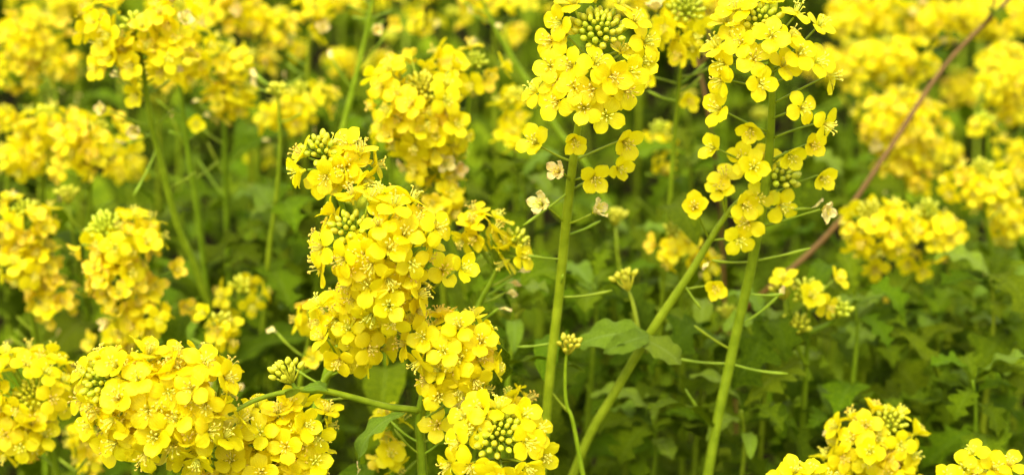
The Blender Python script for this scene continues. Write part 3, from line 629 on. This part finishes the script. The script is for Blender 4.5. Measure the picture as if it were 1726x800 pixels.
plant('half hidden upper left yellow head, its stem slanting down beside the long bare one',
      (320, 55), .93, [(320, 80, 48, 45), (300, 115, 42, 30)], [(305, 140), (315, 240), (335, 370), (350, 500)], seed=25, buds=0, tilt=6, leaves=5, leaf_top=.14, rad=2.1, extras=[(330, 205, 'h', .2, -.3)], pods=[(325, 300, 370, 270), (318, 250, 290, 200)])
plant('small blurred oval yellow head above the small sharp head, left of the big half-blurred one',
      (505, 150), 1.04, [(520, 165, 50, 32), (480, 195, 52, 32)], [(500, 200), (490, 330), (480, 500)], seed=26, buds=12, tilt=14, leaves=7, leaf_top=.1)
plant('wide blurred yellow head near the left edge, above mid height, right half',
      (165, 215), .98, [(160, 235, 72, 52), (120, 280, 60, 30)], [(155, 280), (150, 400)], seed=27, buds=12, tilt=14, leaves=6, old=.25)
plant('wide blurred yellow head touching the left edge above mid height',
      (75, 190), 1.0, [(80, 215, 62, 45), (40, 260, 50, 42)], [(75, 260), (70, 400)], seed=28, buds=12, tilt=14, leaves=6, old=.25)
plant('blurred yellow head in the upper left corner',
      (60, 25), 1.08, [(55, 60, 62, 48), (30, 120, 55, 40)], [(60, 90), (65, 230)], seed=29, buds=0, tilt=10, leaves=7, old=.25)
plant('blurred yellow head on the top edge right of the tall upper left one',
      (400, -5), 1.12, [(390, 20, 58, 38), (460, 45, 42, 38)], [(410, 60), (420, 220)], seed=30, buds=0, tilt=10, leaves=7, old=.2, wilt=.08)
plant('blurred yellow flowers with pale wilted tips at the top edge, left of the thin stems',
      (520, 0), 1.05, [(530, 15, 42, 26), (545, 50, 22, 20)], [(522, 60), (515, 200)], seed=31, buds=0, tilt=5, leaves=7, old=.2, wilt=.15)
plant('tall thin stem rising to the top edge, left of the big half-blurred head',
      (640, -60), .95, [(640, -60, 40, 30)], [(628, 0), (610, 90), (585, 190), (562, 300)], seed=32, buds=0, tilt=0, leaves=5, leaf_top=.2, rad=2.0, extras=[(632, 52, 'w', .4, 0)], pods=[(608, 110, 650, 60), (595, 150, 560, 100)])
plant('two or three small blurred yellow flowers near the top edge above the big half-blurred head',
      (705, 10), 1.1, [(710, 38, 22, 26)], [(705, 60), (700, 170)], seed=33, buds=0, tilt=0, leaves=8, leaf_top=.09, extras=[(668, 40, 'o', -.2, 0)])
plant('blurred yellow head on the top edge, just left of the tall straight plant',
      (835, -5), 1.12, [(825, 5, 58, 26)], [(832, 60), (835, 200)], seed=34, buds=0, tilt=5, leaves=7)
plant('long bare green stem slanting down to the right behind the tall straight plant',
      (800, -60), 1.0, [(800, -70, 35, 30)], [(815, 5), (850, 75), (890, 140), (940, 220), (1010, 320)], seed=35, buds=0, tilt=0, leaves=3, leaf_top=.3, rad=2.0, shoots=0, pods=[(870, 105, 850, 50)])
plant('blurred yellow head at the top edge between the two tall sharp plants',
      (1158, 8), .84, [(1135, 35, 62, 42), (1155, 80, 32, 32)], [(1150, 90), (1140, 200), (1130, 330)], hi=True, rad=1.4, seed=36, buds=34, tilt=20, leaves=5, leaf_top=.1, extras=[(1160, 168, 'h', .2, -.3), (1095, 130, 'h', -.4, -.3)])
plant('small blurred yellow head left of the tall straight stem, behind the sharp flowers',
      (870, 160), 1.0, [(865, 185, 34, 36), (855, 230, 24, 32)], [(868, 230), (872, 400)], seed=37, buds=12, tilt=8, leaves=7)
plant('small faint yellow head between the two tall stems, above the dark leaves',
      (1112, 215), 1.08, [(1118, 235, 34, 24), (1125, 275, 22, 20)], [(1115, 270), (1110, 420)], seed=38, buds=12, tilt=8, leaves=8)
plant('small yellow head under the upper end of the slanting stem, cut by it',
      (1135, 385), .92, [(1140, 420, 44, 40), (1190, 445, 26, 26)], [(1145, 440), (1150, 600)], seed=39, buds=12, tilt=10, leaves=6)
plant('dense blurred yellow head at mid height, right of the tall leaning plant, green centre',
      (1470, 358), .94, [(1478, 385, 66, 56)], [(1475, 420), (1460, 520), (1475, 640)], hi=True, seed=40, buds=26, tilt=26, leaves=4, leaf_top=.1, extras=[(1475, 450, 'n', -.1, -.4)])
plant('blurred yellow head joined to the dense mid height one, two flowers hanging below',
      (1565, 350), .97, [(1570, 390, 52, 48)], [(1560, 420), (1505, 530), (1470, 690)], hi=True, seed=41, buds=18, tilt=12, leaves=4, leaf_top=.12, rad=2.3, extras=[(1530, 440, 'g', -.2, -.5), (1552, 452, 'g', .2, -.5), (1504, 508, 'o', -.3, 0)])
plant('wide blurred yellow head near the top, left of where the reddish stalk crosses',
      (1495, 75), 1.2, [(1500, 100, 82, 42)], [(1495, 150), (1490, 260)], seed=42, buds=12, tilt=16, leaves=7)
plant('large blurred yellow head under the reddish stalk in the upper right',
      (1530, 165), 1.14, [(1520, 205, 76, 56), (1525, 270, 56, 42)], [(1525, 260), (1520, 400)], seed=43, buds=0, tilt=10, leaves=6, old=.3)
plant('rounded blurred yellow head near the right edge above mid height, green buds at its centre',
      (1655, 285), 1.0, [(1655, 312, 66, 46)], [(1660, 360), (1680, 500)], seed=44, buds=26, tilt=28, leaves=6)
plant('blurred yellow head low against the right edge below mid height',
      (1700, 345), 1.05, [(1700, 375, 42, 42)], [(1700, 400), (1705, 520)], seed=45, buds=0, tilt=10, leaves=6, old=.15)
plant('small loose yellow flowers near the right edge above the rounded head with green centre',
      (1660, 200), 1.12, [(1655, 215, 28, 20), (1700, 250, 30, 24)], [(1665, 250), (1670, 380)], seed=46, buds=12, tilt=8, leaves=6, old=.1)
plant('blurred yellow head against the right edge near the top',
      (1700, 90), 1.18, [(1695, 120, 50, 52), (1700, 180, 40, 32)], [(1700, 180), (1700, 320)], seed=47, buds=0, tilt=8, leaves=6, wilt=.06)
plant('blurred yellow head in the upper right corner',
      (1670, 0), 1.3, [(1670, 30, 70, 38)], [(1675, 70), (1680, 200)], seed=48, buds=0, tilt=8, leaves=6)
plant('blurred yellow head on the top edge where the reddish stalk leaves the picture',
      (1575, 5), 1.3, [(1570, 35, 62, 38)], [(1572, 80), (1575, 220)], seed=49, buds=0, tilt=8, leaves=6)
plant('blurred yellow head on the top edge just right of the tall leaning plant',
      (1455, -5), 1.25, [(1455, 25, 70, 38)], [(1455, 70), (1455, 200)], seed=50, buds=0, tilt=8, leaves=6)
plant('mound of tight green buds with four open yellow flowers right of the leaning stem',
      (1365, 490), .86, [], [(1362, 560), (1355, 680)], hi=True, seed=51, buds=34, tilt=20, leaves=9, leaf_top=-.02, shoots=0, branches=[([(1361, 560), (1330, 535, -.005), (1322, 505, -.008)], 3), ([(1361, 560), (1398, 545, -.004), (1408, 535, -.01)], 3), ([(1358, 610), (1345, 585, -.01), (1342, 560, -.02)], 2)],
      explicit=[(1322, 472, -.4, .4), (1408, 470, .4, .4), (1365, 500, -.1, .1, 6), (1392, 515, .3, -.1, 4)])
plant('orange tinted blurred yellow head below the upper left corner head',
      (85, 110), 1.2, [(105, 110, 40, 30)], [(95, 140), (95, 260)], seed=52, buds=0, tilt=8, leaves=6, old=.4)
plant('blurred yellow flowers low on the left, between the conical and the broad sharp head',
      (225, 545), .95, [(200, 570, 52, 34)], [(220, 590), (225, 720)], seed=53, buds=0, tilt=8, leaves=4, old=.35)
plant('small blurred yellow flowers under the broad sharp lower left head, beside the left edge plant',
      (145, 700), .90, [(135, 735, 30, 28), (150, 775, 26, 22)], [(145, 760), (150, 860)], seed=54, buds=0, tilt=8, leaves=4, old=.35)
plant('small yellow flowers low between the two bottom edge heads, under the grey green leaf',
      (660, 690), .78, [(660, 715, 30, 22), (655, 770, 34, 22)], [(660, 760), (660, 860)], hi=True, seed=55, buds=0, tilt=8, leaves=3, old=.05)
plant('yellow flowers directly behind the bottom centre bud ring, upper side',
      (790, 660), .75, [(872, 680, 24, 20)], [(800, 740), (790, 860)], hi=True, seed=56, buds=0, tilt=8, leaves=2, old=.1, shoots=0)
plant('pale yellow flower cluster peeping out left of the small sharp head, behind it',
      (650, 230), .9, [(665, 215, 42, 42)], [(660, 300), (655, 420)], hi=True, seed=57, buds=0, tilt=8, leaves=4, wilt=.08)
plant('blurred small yellow flowers left of the largest head, close to the dark leaves',
      (520, 520), .84, [(520, 535, 22, 26)], [(520, 570), (500, 700)], seed=58, buds=0, tilt=8, leaves=5, extras=[(528, 605, 'o', -.1, .1)])
plant('thin pale upright stem with a few small flowers, left of the small sharp head', (468, 150), .92, [(462, 130, 22, 20)], [(472, 240), (465, 340), (450, 470)], seed=59, buds=12, tilt=4, leaves=4, leaf_top=.14, rad=1.7, shoots=0)
plant('small loose yellow head between the conical head and the broad lower left head', (372, 540), .86, [(375, 560, 30, 26)], [(368, 600), (360, 700)], seed=61, buds=12, tilt=6, leaves=4, shoots=0, extras=[(348, 530, 'h', -.4, .3)])
# more of the far top rows
far = [((300, 5), 1.3, [(300, 15, 52, 30)], 'small blurred yellow head on the top edge above the straight upright stem'),
       ((130, 0), 1.35, [(125, 5, 50, 30)], 'blurred yellow head at the top edge, right of the upper left corner head'),
       ((600, 10), 1.3, [(590, 5, 34, 22)], 'tiny blurred yellow head on the top edge left of the two small flowers'),
       ((910, -5), 1.3, [(915, -2, 40, 22)], 'blurred yellow patch on the top edge touching the tall straight head'),
       ((1075, 0), 1.35, [(1065, -2, 40, 25)], 'blurred yellow patch at the top edge behind the tall straight head, right side'),
       ((1220, 0), 1.35, [(1215, 5, 45, 30)], 'blurred yellow patch on the top edge left of the tall leaning plant'),
       ((1430, 75), 1.35, [(1410, 110, 52, 32)], 'blurred yellow head right beside the tall leaning head, left of the wide one'),
       ((1600, 250), 1.2, [(1590, 260, 34, 30)], 'small blurred yellow head between the large one under the reddish stalk and the rounded one'),
       ((1560, 300), 1.15, [(1560, 310, 36, 22)], 'small blurred yellow cluster between the joined mid height heads and the large upper right one'),
       ((1610, 120), 1.35, [(1620, 150, 40, 34)], 'faint yellow patch right of the reddish stalk crossing'),
       ((430, 110), 1.25, [(440, 105, 32, 26)], 'small blurred yellow head left of the oval one, higher up'),
       ((10, 200), 1.1, [(5, 200, 22, 26)], 'small yellow patch cut by the left edge at a quarter height'),
       ((490, 30), 1.4, [(490, 80, 30, 22)], 'faint orange yellow flowers in the gap right of the upper left group'),
       ((560, 90), 1.45, [(575, 105, 30, 24)], 'faint yellow head high up between the oval head and the thin stem'),
       ((655, 95), 1.4, [(640, 105, 26, 26)], 'faint yellow patch touching the left of the big half-blurred head'),
       ((760, 20), 1.35, [(765, 25, 34, 24)], 'faint yellow head above the half-blurred head, near the top edge'),
       ((880, 60), 1.4, [(868, 60, 26, 22)], 'faint yellow patch left of the tall straight head, near the top'),
       ((1340, 150), 1.45, [(1440, 160, 28, 22)], 'faint yellow patch beneath the wide head near the top right'),
       ((455, 255), 1.3, [(440, 262, 28, 20)], 'faint yellow patch under the small oval head'),
       ((330, 240), 1.3, [(215, 280, 34, 26)], 'faint orange yellow patch left of the bare leaning stem'),
       ((1720, 300), 1.1, [(1722, 275, 30, 34)], 'yellow patch cut by the right edge beside the rounded head'),
       ((265, 165), 1.15, [(265, 130, 60, 32)], 'blurred yellow patch behind the underside of the tall upper left head')]
for i, (b, d, e, lab) in enumerate(far):
    plant(lab, b, d, e, [(b[0] + 4, b[1] + 70), (b[0] + 2, b[1] + 200)], seed=100 + i, buds=12 if i % 3 == 0 else 0, tilt=8, leaves=6, old=.2)
# green plants without open flowers
green = [((1480, 560), .98, 'leafy green shoot without flowers under the joined mid height heads'), ((1640, 505), 1.0, 'leafy green shoot with a tiny bud tip right of the joined mid height heads'),
         ((1700, 560), .95, 'leafy green shoot at the right edge below mid height'), ((1590, 640), .98, 'dark leafy shoot above the few flowers of the lower right corner'),
         ((1030, 560), .98, 'leafy green shoot between the straight stem and the slanting stem'), ((1330, 640), .95, 'low leafy shoot right of the base of the leaning stem'),
         ((470, 350), .98, 'broad leaved green shoot left of the largest head'), ((440, 450), 1.0, 'green leafy shoot right of the small compact head'),
         ((1160, 260), 1.05, 'green leafy shoot just left of the tall leaning head'), ((880, 290), 1.0, 'pale green leafy shoot left of the straight stem at its wilted flowers'),
         ((1420, 300), 1.1, 'green leafy shoot left of the dense mid height head'), ((90, 450), 1.05, 'green leafy shoot left of the conical blurred head'),
         ((1100, 700), .9, 'low green leafy shoot right of the slanting stem near the bottom'), ((620, 200), 1.05, 'green leafy shoot left of the big half-blurred head'),
         ((1060, 380), 1.02, 'green leafy shoot right of the straight stem below its last flowers'), ((1400, 700), .9, 'leafy green shoot above the lower right bottom head'),
         ((310, 590), 1.0, 'green leafy shoot behind the top of the broad lower left head'), ((1720, 440), 1.05, 'green shoot against the right edge just below mid height'),
         ((1440, 500), .90, 'crinkled leafy shoot right of the mound of green buds'), ((1575, 520), .98, 'crinkled leafy shoot under the two hanging flowers at mid height'), ((1670, 470), .92, 'crinkled leafy shoot near the right edge under the rounded head'),
         ((1290, 540), .88, 'small leafy shoot close behind the leaning stem, right side'), ((1180, 560), .90, 'small leafy shoot between the slanting stem and the leaning stem'), ((1000, 480), .92, 'leafy shoot right beside the tall straight bare stem'),
         ((1640, 640), .86, 'low leafy shoot above the corner flowers at lower right'), ((1250, 690), .86, 'low leafy shoot right of the foot of the leaning stem'), ((345, 440), 1.08, 'leafy shoot between the conical head and the small compact head'),
         ((440, 330), 1.12, 'leafy shoot under the oval head, left of the small sharp head'), ((265, 360), 1.05, 'leafy shoot right above the conical blurred head'), ((860, 500), .88, 'leafy shoot left of the tall straight stem, under the yellow green buds'),
         ((480, 500), 1.06, 'leafy shoot touching the left side of the largest head'), ((1070, 460), 1.02, 'leafy shoot left of the small head cut by the slanting stem')]
GL = {1: [(1640, 540, 1585, 635, -.02, 4, .2, 0), (1700, 600, 1655, 660, .0, 8, -.2, 0), (1650, 545, 1740, 500, .0, 6, .3, 0)], 0: [(1480, 575, 1560, 560, .0, 5, .2, 0), (1478, 600, 1410, 650, -.02, 4, -.3, 0)],
      5: [(1335, 590, 1260, 560, .0, 5, .3, 0), (1335, 600, 1425, 640, -.01, 6, -.2, 0), (1330, 650, 1280, 720, -.02, 4, .1, 0)], 4: [(1030, 600, 960, 640, .0, 5, .2, 0), (1032, 590, 1110, 620, .0, 6, .1, 0), (1030, 640, 1080, 720, -.02, 4, 0, 0)],
      6: [(480, 430, 448, 300, -.02, 11, .2, 0), (482, 440, 420, 500, -.02, 9, .1, 0), (478, 400, 560, 360, 0, 6, .1, 0)], 7: [(440, 470, 380, 420, 0, 6, .2, 0), (440, 500, 500, 560, -.01, 5, 0, 0)], 8: [(1160, 280, 1090, 330, -.01, 5, .2, 0), (1160, 290, 1230, 250, 0, 6, .1, 0)],
      12: [(1100, 720, 1010, 690, -.02, 5, .2, 0), (1100, 730, 1190, 690, -.02, 6, 0, 0), (1100, 750, 1060, 810, -.02, 4, .3, 0)], 3: [(1590, 660, 1540, 730, -.02, 5, .1, 0), (1592, 650, 1680, 700, -.01, 4, .1, 0)], 14: [(1060, 400, 990, 440, 0, 5, .2, 0), (1060, 410, 1150, 470, 0, 4, .1, 0)],
      9: [(880, 310, 830, 350, 0, 6, .2, 0), (882, 300, 930, 280, 0, 5, .1, 0)]}
for i, (b, d, lab) in enumerate(green):
    plant(lab, b, d, [], [(b[0] + 5, b[1] + 60), (b[0] - 4, b[1] + 160)], seed=150 + i, buds=0, tilt=0, leaves=22, leaf_top=-.03, shoots=0, cat='leafy plant', leafsize=1.1, leafpx=GL.get(i, ()))

# reddish stalks
def stalk(label, px, d, rad, seed, nleaf):
    r = random.Random(seed); pts = [P(x, y, d + o) for (x, y, o) in px]
    dn = (pts[-1] - pts[-2]).normalized(); b1 = pts[-1] + dn * .15; g = Vector((b1.x + dn.x * .2, b1.y, 0)); pts += [b1, g]
    if True:
        t0 = (pts[0] - pts[1]).normalized(); pts = [pts[0] + t0 * .10] + pts
    base = Vector((g.x, g.y, 0)); ax = catmull(pts, 8); root = thing('dry_stalk', label, 'stalk', base, 'reddish stalks crossing the field')
    mb = MB(); tube(mb, [p - base for p in ax], lambda t: rad * (.6 + .5 * t) * mm, 8); link('stem', mb.data('stem', [BROWN]), root, None)
    for k in range(nleaf):
        p = ax[4 + k * 3]; M = Matrix.Translation(p - base) @ Matrix.Rotation(r.uniform(0, 6), 4, 'Z') @ Matrix.Rotation(R(r.uniform(-40, 10)), 4, 'Y') @ Matrix.Scale(r.uniform(.03, .05), 4)
        link('leaf', r.choice(LEAF_LOW), root, M)
    for k in range(2):
        p = ax[6 + k * 5]; tip = p + Vector((.03 - .05 * k, .01, .07)); mb = MB(); tube(mb, [q - base for q in bez(p, p + Vector((.02, 0, .02)), tip)], lambda t: 1.0 * mm, 5)
        link('branch', mb.data('branch', [BROWN]), root, None)
stalk('long reddish brown stalk slanting from the upper right corner down to the leaning stem', [(1700, 0, .02), (1592, 112, .01), (1492, 262, 0), (1400, 390, .0), (1280, 500, .01), (1180, 590, .1)], 1.0, 2.2, 1, 5)
stalk('thin reddish upright stalk between the two tall sharp plants', [(1165, 60, .0), (1192, 180, .0), (1212, 330, .02), (1222, 520, .04)], 1.05, 1.5, 2, 2)

# far mass of the same field beyond and beside the counted plants
items = []; r = random.Random(5); mats = [PETAL, ANTHER, PISTIL, BUD, LEAF, STEM]
def far_petals(seed):
    rr = random.Random(seed); mb = MB()
    for a in PETAL_ANG:
        a += rr.uniform(-.2, .2); M = rotz(a); w = 3.6 * mm; zt = rr.uniform(-1, 2.5) * mm
        mb.add([(1.2 * mm, 0, .5 * mm), (4.5 * mm, -w, 2.2 * mm), (8 * mm, -w * .7, 2 * mm + zt), (8.8 * mm, 0, 1.5 * mm + zt), (8 * mm, w * .7, 2 * mm + zt), (4.5 * mm, w, 2.2 * mm)], [(0, 1, 2, 3, 4, 5)], [(.5, 0), (0, .4), (.2, .9), (.5, 1), (.8, .9), (1, .4)], 0, M)
    return mb.data('far_flower', [PETAL])
FF = [far_petals(i) for i in range(4)]
m_ = MB(); tube(m_, [(0, 0, -1), (0.01, 0, -.5), (0, 0, 0)], lambda t: .002, 5); FS = m_.data('far_stem', [STEM])
cnt = 0
while cnt < 640:
    x, y = r.uniform(-2.6, 2.6), r.uniform(-1.2, 5.6)
    low = y < .52 and abs(x) < .45        # the plants at the photographer's feet
    if not low and .35 < y < 1.62 and abs(x) < .16 + y * .36: continue
    if x * x + y * y < .10: continue
    z = r.uniform(.84, 1.06) if y < 1.8 else r.uniform(.9, 1.08)
    if low: z = min(r.uniform(.80, 1.0), 1.24 - .70 * max(0, y))
    cnt += 1; lean = Vector((r.uniform(-.1, .1), r.uniform(-.1, .1), 1)).normalized()
    items.append((FS, dirM(Vector((x, y, z)), lean), 5)); rr_ = r.uniform(.020, .032); nn = r.randrange(22, 34)
    for k in range(nn):
        t = k / nn; th = k * 2.4; el = 1.2 - 1.5 * t
        dv = Vector((math.cos(th) * math.cos(el), math.sin(th) * math.cos(el), math.sin(el) + .1)).normalized()
        items.append((FF[k % 4], dirM(Vector((x, y, z - .05 * t)) + Vector((math.cos(th), math.sin(th), 0)) * rr_ * (.3 + .8 * min(1, t * 2.5)) - lean * (.01 * t), dv), 0))
    for k in range(5):
        items.append((LEAF_UG[k], Matrix.Translation((x, y, z - .15 - .08 * k)) @ rotz(r.uniform(0, 6)) @ Matrix.Rotation(R(r.uniform(-35, 10)), 4, 'Y') @ Matrix.Scale(r.uniform(.06, .13), 4), 4))
ff = merged('rapeseed_field', items, mats); ff['kind'] = 'stuff'; ff['label'] = 'far part of the yellow flowering field'
